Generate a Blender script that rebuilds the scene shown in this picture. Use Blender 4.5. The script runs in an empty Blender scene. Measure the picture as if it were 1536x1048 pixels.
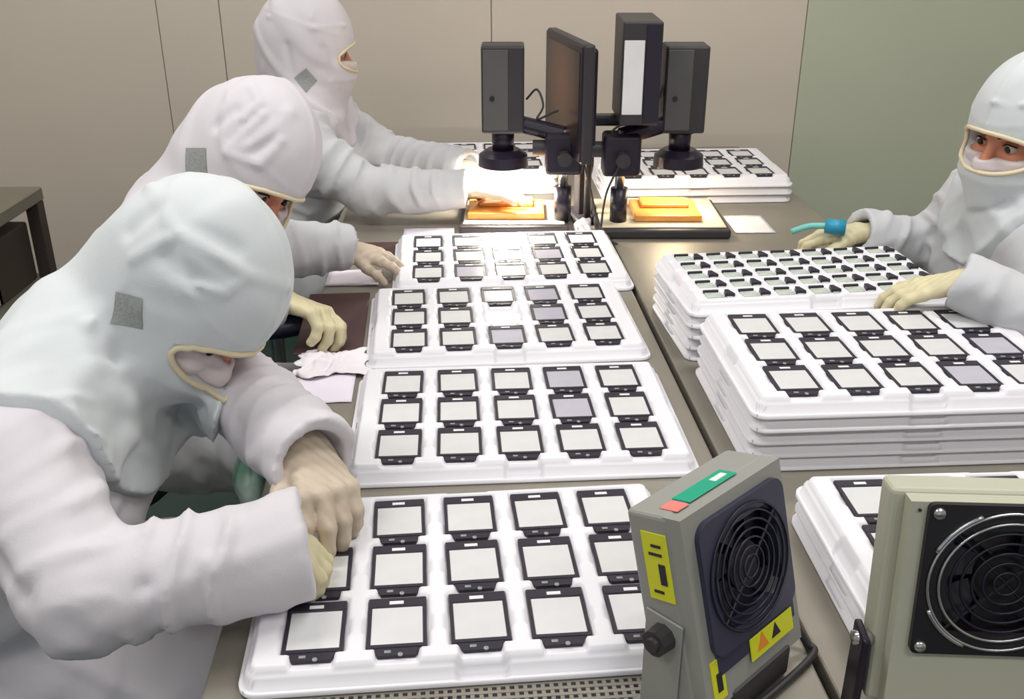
import bpy, bmesh, math, random
import numpy as np
from mathutils import Vector, Matrix, noise
random.seed(4); np.random.seed(4)
PI = math.pi
S = bpy.context.scene
COL = S.collection

# ------------------------------------------------------------------ camera, world, light
TH = 0.4268
cd = bpy.data.cameras.new('camera'); cam = bpy.data.objects.new('camera', cd); COL.objects.link(cam)
cam.location = (0, 0, 1.512); cam.rotation_euler = (PI/2-TH, 0, 0)
cd.sensor_width = 36; cd.lens = 36*1500/1536; cd.clip_start = .05
S.camera = cam
S.view_settings.view_transform = 'Standard'; S.view_settings.look = 'None'
S.view_settings.exposure = 0.0; S.view_settings.gamma = 1; S.view_settings.use_curve_mapping = False
w = bpy.data.worlds.new('world'); S.world = w; w.use_nodes = True
w.node_tree.nodes['Background'].inputs[0].default_value = (.86, .93, 1, 1)
w.node_tree.nodes['Background'].inputs[1].default_value = 0.52

def area_light(name, loc, sx, sy, power, color=(1, 1, 1), rot=(0, 0, 0)):
    l = bpy.data.lights.new(name, 'AREA'); l.shape = 'RECTANGLE'; l.size = sx; l.size_y = sy
    l.energy = power; l.color = color
    o = bpy.data.objects.new(name, l); COL.objects.link(o); o.location = loc; o.rotation_euler = rot
    return o
for nm, x, y, p in (('ceiling_lamp', -1.1, 1.3, 20), ('ceiling_lamp', .9, 1.3, 20), ('ceiling_lamp', -1.1, 2.75, 9), ('ceiling_lamp', .9, 2.75, 8),
                    ('ceiling_lamp', -1.1, -.4, 14), ('ceiling_lamp', .9, -.4, 14)):
    area_light(nm, (x, y, 2.66), 1.2, .3, p, (1, .985, .97))

# ------------------------------------------------------------------ materials
def mat(name, col, rough=.5, metal=0, var=.04, vscale=8, bump=0, bscale=200, sheen=0, emit=None, estr=0, spec=.5, var_col=None, trans=0):
    m = bpy.data.materials.new(name); m.use_nodes = True
    nt = m.node_tree; b = nt.nodes['Principled BSDF']
    b.inputs['Roughness'].default_value = rough; b.inputs['Metallic'].default_value = metal
    b.inputs['Specular IOR Level'].default_value = spec
    tc = nt.nodes.new('ShaderNodeTexCoord')
    n = nt.nodes.new('ShaderNodeTexNoise'); n.inputs['Scale'].default_value = vscale; n.inputs['Detail'].default_value = 3
    nt.links.new(tc.outputs['Object'], n.inputs['Vector'])
    r = nt.nodes.new('ShaderNodeMix'); r.data_type = 'RGBA'
    c2 = var_col or tuple(max(0, c*(1-var*3)) for c in col)
    r.inputs[6].default_value = (*col, 1); r.inputs[7].default_value = (*c2, 1)
    mr = nt.nodes.new('ShaderNodeMapRange'); mr.inputs[1].default_value = .4; mr.inputs[2].default_value = .75
    nt.links.new(n.outputs[0], mr.inputs[0]); nt.links.new(mr.outputs[0], r.inputs[0])
    nt.links.new(r.outputs[2], b.inputs['Base Color'])
    if bump:
        n2 = nt.nodes.new('ShaderNodeTexNoise'); n2.inputs['Scale'].default_value = bscale
        nt.links.new(tc.outputs['Object'], n2.inputs['Vector'])
        bp = nt.nodes.new('ShaderNodeBump'); bp.inputs['Strength'].default_value = bump; bp.inputs['Distance'].default_value = .002
        nt.links.new(n2.outputs[0], bp.inputs['Height']); nt.links.new(bp.outputs[0], b.inputs['Normal'])
    if sheen: b.inputs['Sheen Weight'].default_value = sheen
    if emit:
        b.inputs['Emission Color'].default_value = (*emit, 1); b.inputs['Emission Strength'].default_value = estr
    return m
def lin(r, g, b): return tuple(((c/255+.055)/1.055)**2.4 if c > 10 else c/255/12.92 for c in (r, g, b))
M = {}
M['wall_a'] = mat('wall_panel_beige', lin(212, 202, 188), .45, var=.02, vscale=1.5)
M['wall_b'] = mat('wall_panel_green', lin(192, 197, 176), .45, var=.02, vscale=1.5)
M['seam'] = mat('wall_seam', lin(172, 165, 150), .6)
M['floor'] = mat('floor_epoxy', lin(38, 66, 62), .35, var=.06, vscale=3)
M['ceil'] = mat('ceiling_tile', (.8, .8, .78), .8)
M['steel'] = mat('brushed_steel', lin(146, 140, 128), .42, .35, var=.05, vscale=5)
M['steel_dk'] = mat('table_edge_steel', lin(128, 126, 112), .5, .4, var=.04)
M['tray'] = mat('tray_white_plastic', lin(231, 229, 234), .42, var=.008, vscale=4)
M['tray_in'] = mat('tray_shade_plastic', lin(232, 230, 234), .5, var=.01)
M['black'] = mat('black_plastic', lin(36, 31, 46), .5, var=.06, vscale=30)
M['panel'] = mat('display_glass_grey', lin(214, 214, 214), .22, var=.015, vscale=30)
M['panel2'] = mat('display_glass_lilac', lin(186, 182, 194), .22, var=.02, vscale=30)
M['white'] = mat('white_label', lin(225, 225, 225), .6)
M['cloth'] = mat('cleanroom_fabric', lin(208, 203, 208), .85, var=.012, vscale=6, bump=.12, bscale=500, sheen=.15)
M['cloth_b'] = mat('cleanroom_hood_fabric', lin(203, 208, 210), .8, var=.012, vscale=6, bump=.12, bscale=500, sheen=.15)
M['cloth_g'] = mat('cleanroom_grey_fabric', lin(196, 197, 200), .85, var=.012, vscale=6, bump=.12, bscale=500, sheen=.15)
M['trim'] = mat('opening_binding', lin(222, 208, 176), .8)
M['patch'] = mat('grey_mesh_patch', lin(150, 153, 150), .8, var=.1, vscale=300)
M['skin'] = mat('skin', lin(198, 128, 98), .55, var=.03, vscale=20)
M['eye'] = mat('eye_white', lin(188, 176, 168), .3)
M['iris'] = mat('eye_dark', lin(25, 15, 12), .2)
M['brow'] = mat('eyebrow_hair', lin(30, 22, 20), .8)
M['mask'] = mat('mask_pale_pink', lin(214, 202, 201), .85, var=.02)
M['glove'] = mat('latex_glove_cream', lin(200, 184, 164), .5, var=.05, vscale=25)
M['glove_y'] = mat('latex_glove_yellowish', lin(212, 202, 164), .5, var=.05, vscale=25)
M['scope'] = mat('scope_black_metal', lin(52, 48, 52), .45, var=.05)
M['scope_g'] = mat('scope_dark_grey', lin(84, 82, 82), .5, var=.05)
M['scope_d'] = mat('scope_black_tube', lin(30, 22, 40), .35)
M['amber'] = mat('amber_stage_plate', lin(222, 150, 70), .35, var=.08, vscale=20)
M['cream'] = mat('stage_cream_metal', lin(206, 196, 172), .5)
M['ion'] = mat('ionizer_grey_metal', lin(146, 146, 140), .5, var=.02)
M['ion2'] = mat('ionizer_cream_metal', lin(182, 181, 162), .5, var=.015)
M['bezel'] = mat('bezel_navy_plastic', lin(54, 54, 74), .45)
M['grill'] = mat('grille_black', lin(18, 16, 36), .4)
M['fanblk'] = mat('fan_black_plastic', lin(30, 24, 28), .35)
M['chrome'] = mat('chrome_wire', lin(200, 200, 200), .22, .9)
M['green'] = mat('green_status_strip', lin(0, 160, 125), .4)
M['red'] = mat('red_status_mark', lin(226, 128, 120), .5)
M['yellow'] = mat('yellow_sticker', lin(215, 215, 40), .5)
M['orange'] = mat('orange_mark', lin(225, 140, 50), .5)
M['teal'] = mat('teal_plastic', lin(120, 200, 190), .45)
M['blue'] = mat('blue_plastic', lin(40, 150, 185), .4)
M['paper'] = mat('paper', lin(232, 224, 236), .8)
M['tissue'] = mat('tissue', lin(236, 230, 234), .9)
M['pcb'] = mat('component_green_grey', lin(192, 200, 190), .5, var=.10, vscale=60)
M['brown'] = mat('dark_brown_mat', lin(74, 48, 48), .6)
M['rack'] = mat('rack_steel', lin(122, 118, 104), .5, .3)
M['rack_d'] = mat('rack_dark_box', lin(62, 52, 46), .7)
M['screen'] = mat('screen_dim_amber', lin(28, 20, 20), .25, emit=(.30, .13, .05), estr=.25)
M['ringlight'] = mat('ring_lamp', (1, .95, .85), .4, emit=(1, .93, .8), estr=9)
M['lampwhite'] = mat('ceiling_diffuser', (1, 1, 1), .5, emit=(1, .98, .95), estr=1.2)

# ------------------------------------------------------------------ object helpers
def link(o, parent=None):
    COL.objects.link(o)
    if parent is not None: o.parent = parent
    return o
def obj(name, data, m=None, parent=None, smooth=False, loc=None):
    if isinstance(data, bmesh.types.BMesh):
        me = bpy.data.meshes.new(name); data.to_mesh(me); data.free()
    else: me = data
    if m is not None and not me.materials: me.materials.append(m)
    if smooth: me.polygons.foreach_set('use_smooth', [True]*len(me.polygons))
    o = bpy.data.objects.new(name, me); link(o, parent)
    if loc is not None: o.location = loc
    return o
def tag(o, label, cat, group=None):
    o['label'] = label; o['category'] = cat
    if group: o['group'] = group
    return o
def thing(name, label, cat, loc=(0, 0, 0), rz=0, group=None):
    o = bpy.data.objects.new(name, None); o.empty_display_size = .05; link(o)
    o.location = loc; o.rotation_euler = (0, 0, rz)
    return tag(o, label, cat, group)
def structure(o): o['kind'] = 'structure'; return o
def dup(root, loc, rz, label, group=None):
    r = root.copy(); COL.objects.link(r); r.location = loc; r.rotation_euler = (0, 0, rz); r['label'] = label
    if group: r['group'] = group
    for ch in list(root.children):
        c = ch.copy(); COL.objects.link(c); c.parent = r
        for g in list(ch.children):
            d = g.copy(); COL.objects.link(d); d.parent = c
    return r
def BM(): return bmesh.new()
def box(bm, x0, x1, y0, y1, z0, z1, bevel=0, seg=2, mx=None):
    r = bmesh.ops.create_cube(bm, size=1)
    vs = r['verts']
    for v in vs: v.co = Vector(((x0+x1)/2+v.co.x*(x1-x0), (y0+y1)/2+v.co.y*(y1-y0), (z0+z1)/2+v.co.z*(z1-z0)))
    if bevel:
        es = list({e for v in vs for e in v.link_edges})
        n0 = set(bm.verts)-set(vs)
        bmesh.ops.bevel(bm, geom=es, offset=bevel, segments=seg, affect='EDGES', profile=.5)
        vs = [v for v in bm.verts if v not in n0]
    if mx is not None:
        for v in vs: v.co = mx @ v.co
    return bm
def cyl(bm, p0, p1, r0, r1=None, n=24, cap=True):
    p0, p1 = Vector(p0), Vector(p1); r1 = r0 if r1 is None else r1
    d = p1-p0; q = d.to_track_quat('Z', 'Y').to_matrix().to_4x4()
    bmesh.ops.create_cone(bm, cap_ends=cap, segments=n, radius1=r0, radius2=r1, depth=d.length,
                          matrix=Matrix.Translation((p0+p1)/2) @ q)
    return bm
def tube(bm, pts, r, n=8, closed=False):
    pts = [Vector(p) for p in pts]; N = len(pts); rings = []
    up = Vector((0, 0, 1))
    for i, p in enumerate(pts):
        a = pts[i-1] if (i > 0 or closed) else p; b = pts[(i+1) % N] if (i < N-1 or closed) else p
        t = (b-a).normalized()
        if abs(t.dot(up)) > .95: up = Vector((1, 0, 0))
        s = t.cross(up).normalized(); u = s.cross(t).normalized(); up = u
        rings.append([bm.verts.new(p+r*(math.cos(k*2*PI/n)*s+math.sin(k*2*PI/n)*u)) for k in range(n)])
    for i in range(N if closed else N-1):
        A, B = rings[i], rings[(i+1) % N]
        off = 0
        if closed and i == N-1:
            off = min(range(n), key=lambda o: (A[0].co-B[o].co).length)
        for k in range(n):
            try: bm.faces.new((A[k], A[(k+1) % n], B[(k+1+off) % n], B[(k+off) % n]))
            except ValueError: pass
    if not closed:
        bm.faces.new(rings[0][::-1]); bm.faces.new(rings[-1])
    bmesh.ops.recalc_face_normals(bm, faces=bm.faces)
    return bm
def spline(pts, n=10):
    out = []; P = [Vector(p) for p in pts]; P = [P[0]*2-P[1]]+P+[P[-1]*2-P[-2]]
    for i in range(1, len(P)-2):
        for k in range(n):
            t = k/n
            out.append(.5*((2*P[i])+(-P[i-1]+P[i+1])*t+(2*P[i-1]-5*P[i]+4*P[i+1]-P[i+2])*t*t+(-P[i-1]+3*P[i]-3*P[i+1]+P[i+2])*t**3))
    out.append(P[-2]); return out
def prism(bm, poly, z0, z1, mx=None):
    a = [bm.verts.new((x, y, z0)) for x, y in poly]; b = [bm.verts.new((x, y, z1)) for x, y in poly]
    n = len(poly); bm.faces.new(a[::-1]); bm.faces.new(b)
    for i in range(n): bm.faces.new((a[i], a[(i+1) % n], b[(i+1) % n], b[i]))
    if mx is not None:
        for v in a+b: v.co = mx @ v.co
    bmesh.ops.recalc_face_normals(bm, faces=bm.faces)
    return bm
def rrect(w, h, r, n=6, cx=0, cy=0):
    p = []
    for sx, sy, a0 in ((1, 1, 0), (-1, 1, PI/2), (-1, -1, PI), (1, -1, 3*PI/2)):
        for k in range(n+1):
            a = a0+k*PI/2/n; p.append((cx+sx*(w/2-r)+r*math.cos(a), cy+sy*(h/2-r)+r*math.sin(a)))
    return p

# ------------------------------------------------------------------ the room
YAW = .07
def rot(x, y, a, cx=0, cy=0):
    return (cx+x*math.cos(a)-y*math.sin(a), cy+x*math.sin(a)+y*math.cos(a))
o = structure(obj('floor', box(BM(), -3, 3, -2.5, 4.2, -.05, 0), M['floor']))
o = structure(obj('ceiling', box(BM(), -3, 3, -2.5, 4.2, 2.7, 2.75), M['ceil']))
wall = structure(obj('wall_back', box(BM(), -3, 3, 3.56, 3.62, 0, 2.7), M['seam']))
xs = [-3, -2.05, -1.20, -.988, -.07, .997, 2.1, 3]
for i in range(len(xs)-1):
    a = xs[i]+.0012; b = xs[i+1]-.0012
    p = obj('panel', box(BM(), a, b, 3.545, 3.56, .1, 2.7, .002, 1), M['wall_b'] if i >= 5 else M['wall_a'], wall)
structure(obj('baseboard_back', box(BM(), -3, 3, 3.53, 3.56, 0, .1, .003, 1), M['steel_dk']))
for nm, x0, x1 in (('wall_left', -2.66, -2.6), ('wall_right', 2.3, 2.36)):
    structure(obj(nm, box(BM(), x0, x1, -2.5, 3.54, 0, 2.7), M['wall_a']))
for i, (x, y) in enumerate(((-1.1, 1.3), (.9, 1.3), (-1.1, 2.75), (.9, 2.75), (-1.1, -.4), (.9, -.4))):
    f = structure(obj('trim_%d' % (i+1), box(BM(), x-.62, x+.62, y-.17, y+.17, 2.672, 2.7, .004, 1), M['ceil']))
    obj('diffuser', box(BM(), x-.58, x+.58, y-.13, y+.13, 2.668, 2.672), M['lampwhite'], f)

# ------------------------------------------------------------------ tables
def table(cx, cy, wd, dp, yaw, label):
    t = thing('work_table', label, 'table', (cx, cy, 0), yaw, 'steel work tables')
    obj('tabletop', box(BM(), -wd/2, wd/2, -dp/2, dp/2, .722, .75, .003, 2), M['steel'], t)
    obj('apron', box(BM(), -wd/2+.02, wd/2-.02, -dp/2+.02, dp/2-.02, .66, .721, .002, 1), M['steel_dk'], t)
    for sx in (-1, 1):
        for sy in (-1, 1):
            bx, by = sx*(wd/2-.04), sy*(dp/2-.06)
            obj('leg', box(BM(), bx-.018, bx+.018, by-.018, by+.018, 0, .66, .003, 1), M['steel_dk'], t)
    return t
def on_line(yc): return -.325-(yc-.797)*.065      # left edge of the left table
tyaw = .065
t1 = table(-.0715, 1.945, .655, 2.62, tyaw, 'steel work table on the left with a line of white trays and two microscopes')
t2 = table(.552, 1.985, .575, 2.62, tyaw, 'steel work table on the right carrying the tall tray stacks and two blowers')

# perforated steel strip on which the nearest tray stands
mb = BM()
X0, X1, Y0, Y1 = -.235, .25, -.115, .085
nx, ny = 52, 22
for i in range(nx+1):
    x = X0+(X1-X0)*i/nx; box(mb, x-.0022, x+.0022, Y0, Y1, 0, .0022)
for j in range(ny+1):
    y = Y0+(Y1-Y0)*j/ny; box(mb, X0, X1, y-.002, y+.002, .0004, .0026)
mt = thing('perforated_mat', 'grey perforated mat under the front edge of the nearest tray', 'mat', (-.03, .80, .7505), .09)
g_ = obj('grid', mb, M['steel'], mt); g_['kind'] = 'stuff'
obj('backing', box(BM(), X0, X1, Y0, Y1, 0, .0003), M['bezel'], mt)

# ------------------------------------------------------------------ trays
TW, TD, TZ = .512, .345, .030
PX, PY = .0895, .1015
def sm(x, a, b):
    t = np.clip((x-a)/(b-a), 0, 1); return t*t*(3-2*t)
def rect_mask(X, Y, cx, cy, hx, hy, soft):
    return (1-sm(np.abs(X-cx), hx-soft/2, hx+soft/2))*(1-sm(np.abs(Y-cy), hy-soft/2, hy+soft/2))
def tray_mesh(name, W, D, pockets, cell=.0026):
    nx, ny = int(W/cell), int(D/cell)
    x = np.linspace(-W/2, W/2, nx+1); y = np.linspace(-D/2, D/2, ny+1)
    X, Y = np.meshgrid(x, y, indexing='ij')
    r = .022
    qx = np.maximum(np.abs(X)-(W/2-r), 0); qy = np.maximum(np.abs(Y)-(D/2-r), 0)
    e = np.where((qx > 0) & (qy > 0), r-np.hypot(qx, qy), np.minimum(W/2-np.abs(X), D/2-np.abs(Y)))
    # squeeze the corners onto the rounded outline
    k = np.where(e < 0, r/np.maximum(np.hypot(qx, qy), 1e-6), 1)
    X = np.where(e < 0, np.sign(X)*(W/2-r+qx*k), X); Y = np.where(e < 0, np.sign(Y)*(D/2-r+qy*k), Y); e = np.maximum(e, 0)
    Z = .0065+.014*sm(e, .0055, .0085)+.0095*sm(e, .011, .0165)
    for sx, sy, hx, hy in ((0, -1, .027, .014), (0, 1, .027, .014), (1, 0, .014, .027), (-1, 0, .014, .027)):   # stacking notches on the rim
        Z -= .011*rect_mask(X, Y, sx*W/2, sy*D/2, hx, hy, .006)*sm(e, .002, .006)
    for kind, cx, cy in pockets:
        if kind == 'm':
            a = rect_mask(X, Y, cx, cy+.005, .0345, .0435, .0045)
            b = rect_mask(X, Y, cx, cy-.045, .0235, .012, .0045)
            c = rect_mask(X, Y, cx, cy, .0385, .013, .006)
            Z -= .0075*np.maximum(a, b)+.004*c*(1-np.maximum(a, b))
        elif kind == 's': Z -= .004*rect_mask(X, Y, cx, cy, .027, .019, .004)
        elif kind == 'h': Z -= .010*np.clip(1-np.hypot(X-cx, Y-cy)/.006, 0, 1)
    V = np.stack([X, Y, Z], -1).reshape(-1, 3)
    idx = np.arange((nx+1)*(ny+1)).reshape(nx+1, ny+1)
    F = np.stack([idx[:-1, :-1], idx[1:, :-1], idx[1:, 1:], idx[:-1, 1:]], -1).reshape(-1, 4)
    bd = np.concatenate([idx[:, 0], idx[-1, 1:], idx[-2::-1, -1], idx[0, -2:0:-1]])
    n = len(bd); base = len(V)
    B = V[bd].copy(); B[:, 2] = .0008; V = np.concatenate([V, B])
    i = np.arange(n); j = (i+1) % n
    F = np.concatenate([F, np.stack([bd[i], base+i, base+j, bd[j]], -1)])
    F = np.concatenate([F])
    me = bpy.data.meshes.new(name); set_mesh(me, V, F)
    me.materials.append(M['tray'])
    return me
def set_mesh(me, V, F):
    F = F.astype(np.int32)
    me.vertices.add(len(V)); me.vertices.foreach_set('co', V.astype(np.float32).ravel())
    me.loops.add(F.size); me.loops.foreach_set('vertex_index', F.ravel())
    me.polygons.add(len(F)); me.polygons.foreach_set('loop_start', np.arange(0, F.size, F.shape[1], dtype=np.int32))
    me.polygons.foreach_set('use_smooth', np.ones(len(F), dtype=bool))
    me.update(calc_edges=True); me.validate()
grid15 = [((c-2)*PX, (r-1)*PY+.001) for r in range(3) for c in range(5)]
ME_TRAY = tray_mesh('tray', TW, TD, [('m', x, y) for x, y in grid15])
ME_LOW = tray_mesh('tray_lower', TW, TD, [], .004)
DW, DD = .50, .272
dense = [((c-3)*.0655+.008, (r-2)*.0495) for r in range(5) for c in range(7)]
ME_DENSE = tray_mesh('tray_dense', DW, DD, [('s', x, y) for x, y in dense]+[('h', -DW/2+.022, (k-1.5)*.05) for k in range(4)])
ME_DLOW = tray_mesh('tray_dense_lower', DW, DD, [], .004)

# display module, origin at its underside
def frame_bm():
    b = BM(); box(b, -.0325, .0325, .031, .047, 0, .0055, .0012, 1); box(b, -.0325, -.0285, -.031, .031, 0, .0050)
    box(b, .0285, .0325, -.031, .031, 0, .0050); box(b, -.0325, .0325, -.036, -.031, 0, .0052)
    box(b, -.0285, .0285, -.031, .031, 0, .002); return b
def tab_bm():
    b = BM(); prism(b, [(-.026, -.0362), (-.020, -.048), (.020, -.048), (.026, -.0362)], 0, .0045); return b
def make_module(label, group, panel='panel'):
    t = thing('display_module', label, 'display module', group=group)
    obj('frame', frame_bm(), M['black'], t)
    obj('glass_panel', box(BM(), -.0284, .0284, -.0308, .0308, .0021, .0042, .0006, 1), M[panel], t)
    tb = obj('connector_tab', tab_bm(), M['black'], t)
    b = BM(); cyl(b, (.004, -.0475, .0045), (.004, -.0475, .0056), .0028, n=10); box(b, -.013, -.006, -.0445, -.0405, .0045, .0052); obj('connector', b, M['patch'], tb)
    obj('sticker', box(BM(), -.009, .007, .0345, .040, .0055, .0058), M['white'], t)
    return t
mod_proto = {}
def put_module(px, py, pz, yaw, label, group, kind='panel'):
    if kind not in mod_proto:
        mod_proto[kind] = m = make_module(label, group, kind); m.location = (px, py, pz); m.rotation_euler = (0, 0, yaw); return m
    return dup(mod_proto[kind], (px, py, pz), yaw, label, group)
ROW = ['front', 'middle', 'back']; COLN = ['leftmost', 'second-from-left', 'third-from-left', 'fourth-from-left', 'rightmost']
def tray_with_modules(cx, cy, z, yaw, label, where, skip=(), lilac=(), group=None):
    t = tag(obj('tray', ME_TRAY, None, None), label, 'tray', group); t.location = (cx, cy, z); t.rotation_euler = (0, 0, yaw)
    for r in range(3):
        for c in range(5):
            if (c, r) in skip: continue
            x, y = grid15[r*5+c]
            wx, wy = rot(x+random.uniform(-.0008, .0008), y+random.uniform(-.0008, .0008), yaw+0, cx, cy)
            put_module(wx, wy, z+.0228, yaw+random.uniform(-.012, .012),
                       '%s black framed display module, %s row of %s' % (COLN[c], ROW[r], where),
                       'display modules in the white trays', 'panel2' if (c, r) in lilac else 'panel')
    return t
TB = .7505
G1 = 'white trays in a line on the left table'
tray_with_modules(-.046, .985, TB+.003, .092, 'white moulded tray nearest the camera, by the bare gloved hand of the front worker', 'nearest white tray', skip=((0, 2),), group=G1)
tray_with_modules(.006, 1.388, TB, .066, 'second white moulded tray from the front, full of display modules', 'second white tray', lilac=((3, 2), (3, 1)), group=G1)
tray_with_modules(-.018, 1.775, TB, .09, 'third white moulded tray with an empty pocket at its centre', 'third white tray', skip=((2, 1),), lilac=((2, 2), (3, 2), (3, 1), (2, 0)), group=G1)
tray_with_modules(-.008, 2.126, TB, .08, 'fourth white moulded tray, right in front of the lit microscope stage', 'fourth white tray', skip=((2, 2),), lilac=((1, 0), (3, 1)), group=G1)
PITCH = .0213
ORD = ['bottom', 'second from the bottom', 'third from the bottom', 'fourth from the bottom', 'top']
def stack(cx, cy, yaw, n, where, group, top, low_me):
    for k in range(n-1):
        lab = ('%s white tray in the %s' % (ORD[k], where))
        o = obj('tray', low_me, None, None); tag(o, lab, 'tray', group)
        o.location = (cx+random.uniform(-.0015, .0015), cy+random.uniform(-.0015, .0015), TB+k*PITCH); o.rotation_euler = (0, 0, yaw+random.uniform(-.003, .003))
    return top(TB+(n-1)*PITCH)
G2 = 'trays stacked on the right table'
stack(.586, 1.432, .062, 5, 'tall front stack on the right table', G2,
      lambda z: tray_with_modules(.586, 1.432, z, .062, 'top white tray of the tall front stack on the right table', 'top tray of the tall right stack', lilac=((3, 0), (4, 1)), group=G2), ME_LOW)
stack(.635, .972, .05, 3, 'short stack behind the cream blower', 'trays in the short stack',
      lambda z: tray_with_modules(.635, .972, z, .05, 'top white tray of the short stack behind the cream blower', 'short stack behind the cream blower', group='trays in the short stack'), ME_LOW)
stack(-.135, 2.885, .06, 3, 'stack at the back left by the wall', 'trays at the back left',
      lambda z: tray_with_modules(-.135, 2.885, z, .06, 'top white tray of the back left stack behind the left microscope', 'back left stack', group='trays at the back left'), ME_LOW)
stack(.498, 2.800, .05, 3, 'stack at the back right by the wall', 'trays at the back right',
      lambda z: tray_with_modules(.498, 2.800, z, .05, 'top white tray of the back right stack behind the right microscope', 'back right stack', group='trays at the back right'), ME_LOW)
def dense_top(z):
    cx, cy, yaw = .545, 1.783, .115
    t = tag(obj('tray', ME_DENSE), 'white tray packed with small green and black parts beside the right worker', 'tray', 'trays of small parts'); t.location = (cx, cy, z); t.rotation_euler = (0, 0, yaw)
    proto = None
    for i, (x, y) in enumerate(dense):
        wx, wy = rot(x, y, yaw, cx, cy); r, c = divmod(i, 7)
        lab = '%s circuit piece in the %s row of the small parts tray' % (['leftmost', 'second-from-left', 'third-from-left', 'middle', 'third-from-right', 'second-from-right', 'rightmost'][c], ['front', 'second', 'third', 'fourth', 'back'][r])
        if proto is None:
            proto = thing('circuit_piece', lab, 'circuit piece', (wx, wy, z+.026), yaw, 'circuit pieces in the dense tray')
            obj('board', box(BM(), -.024, .006, -.013, .010, 0, .0022, .0005, 1), M['pcb'], proto)
            b = BM(); box(b, -.026, .002, .010, .0145, 0, .006, .0006, 1); obj('connector', b, M['black'], proto)
            b = BM(); prism(b, [(.008, -.010), (.026, -.010), (.020, .012), (.013, .012)], 0, .0065); obj('chip', b, M['black'], proto)
            b = BM(); box(b, .010, .022, -.016, -.011, .0, .002); obj('pad', b, M['pcb'], proto)
        else: dup(proto, (wx, wy, z+.026), yaw+random.uniform(-.05, .05), lab)
    return t
stack(.545, 1.783, .115, 5, 'dense stack beside the right worker', 'trays of small parts', dense_top, ME_DLOW)

# ------------------------------------------------------------------ SDF modelling for people
def L(*p): return np.array(p, dtype=np.float32)
def nrm(v): v = np.asarray(v, dtype=np.float64); return (v/np.linalg.norm(v)).astype(np.float32)
def smin(a, b, k):
    if k <= 0: return np.minimum(a, b)
    h = np.clip(.5+.5*(b-a)/k, 0, 1); return b*(1-h)+a*h-k*h*(1-h)
def cone(P, a, b, r1, r2, fold=0, lam=.03, seed=0.):
    a = np.asarray(a, np.float32); b = np.asarray(b, np.float32); ab = b-a; l2 = float(ab@ab)
    q = P-a; t = (q@ab)/l2; tc = np.clip(t, 0, 1)
    d = np.linalg.norm(q-tc[:, None]*ab, axis=1)-(r1+(r2-r1)*tc)
    if fold:
        ln = math.sqrt(l2)
        w_ = 2.2*np.sin(P[:, 0]*19+seed)+2.0*np.sin(P[:, 1]*23+seed*2)+1.8*np.sin(P[:, 2]*21+seed*3)
        f = np.sin(t*ln/lam*2*PI+w_)
        env = .25+.75*np.clip(.5+.9*np.sin(P[:, 0]*27+P[:, 1]*31-P[:, 2]*24+seed*4), 0, 1)
        d = d-fold*(np.clip(f, 0, 1)**1.5-.3)*env
    return d
def ell(P, c, R, rad):
    q = (P-np.asarray(c, np.float32))@np.asarray(R, np.float32)     # columns of R = axes
    rad = np.asarray(rad, np.float32)
    k0 = np.linalg.norm(q/rad, axis=1); k1 = np.linalg.norm(q/(rad*rad), axis=1)
    return k0*(k0-1)/np.maximum(k1, 1e-6)
def crease(P, a, b, wd, amp):       # amp>0 ridge, <0 furrow
    a = np.asarray(a, np.float32); b = np.asarray(b, np.float32); ab = b-a
    q = P-a; t = np.clip((q@ab)/float(ab@ab), 0, 1)
    d = np.linalg.norm(q-t[:, None]*ab, axis=1)
    return amp*np.exp(-(d/wd)**2)
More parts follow.
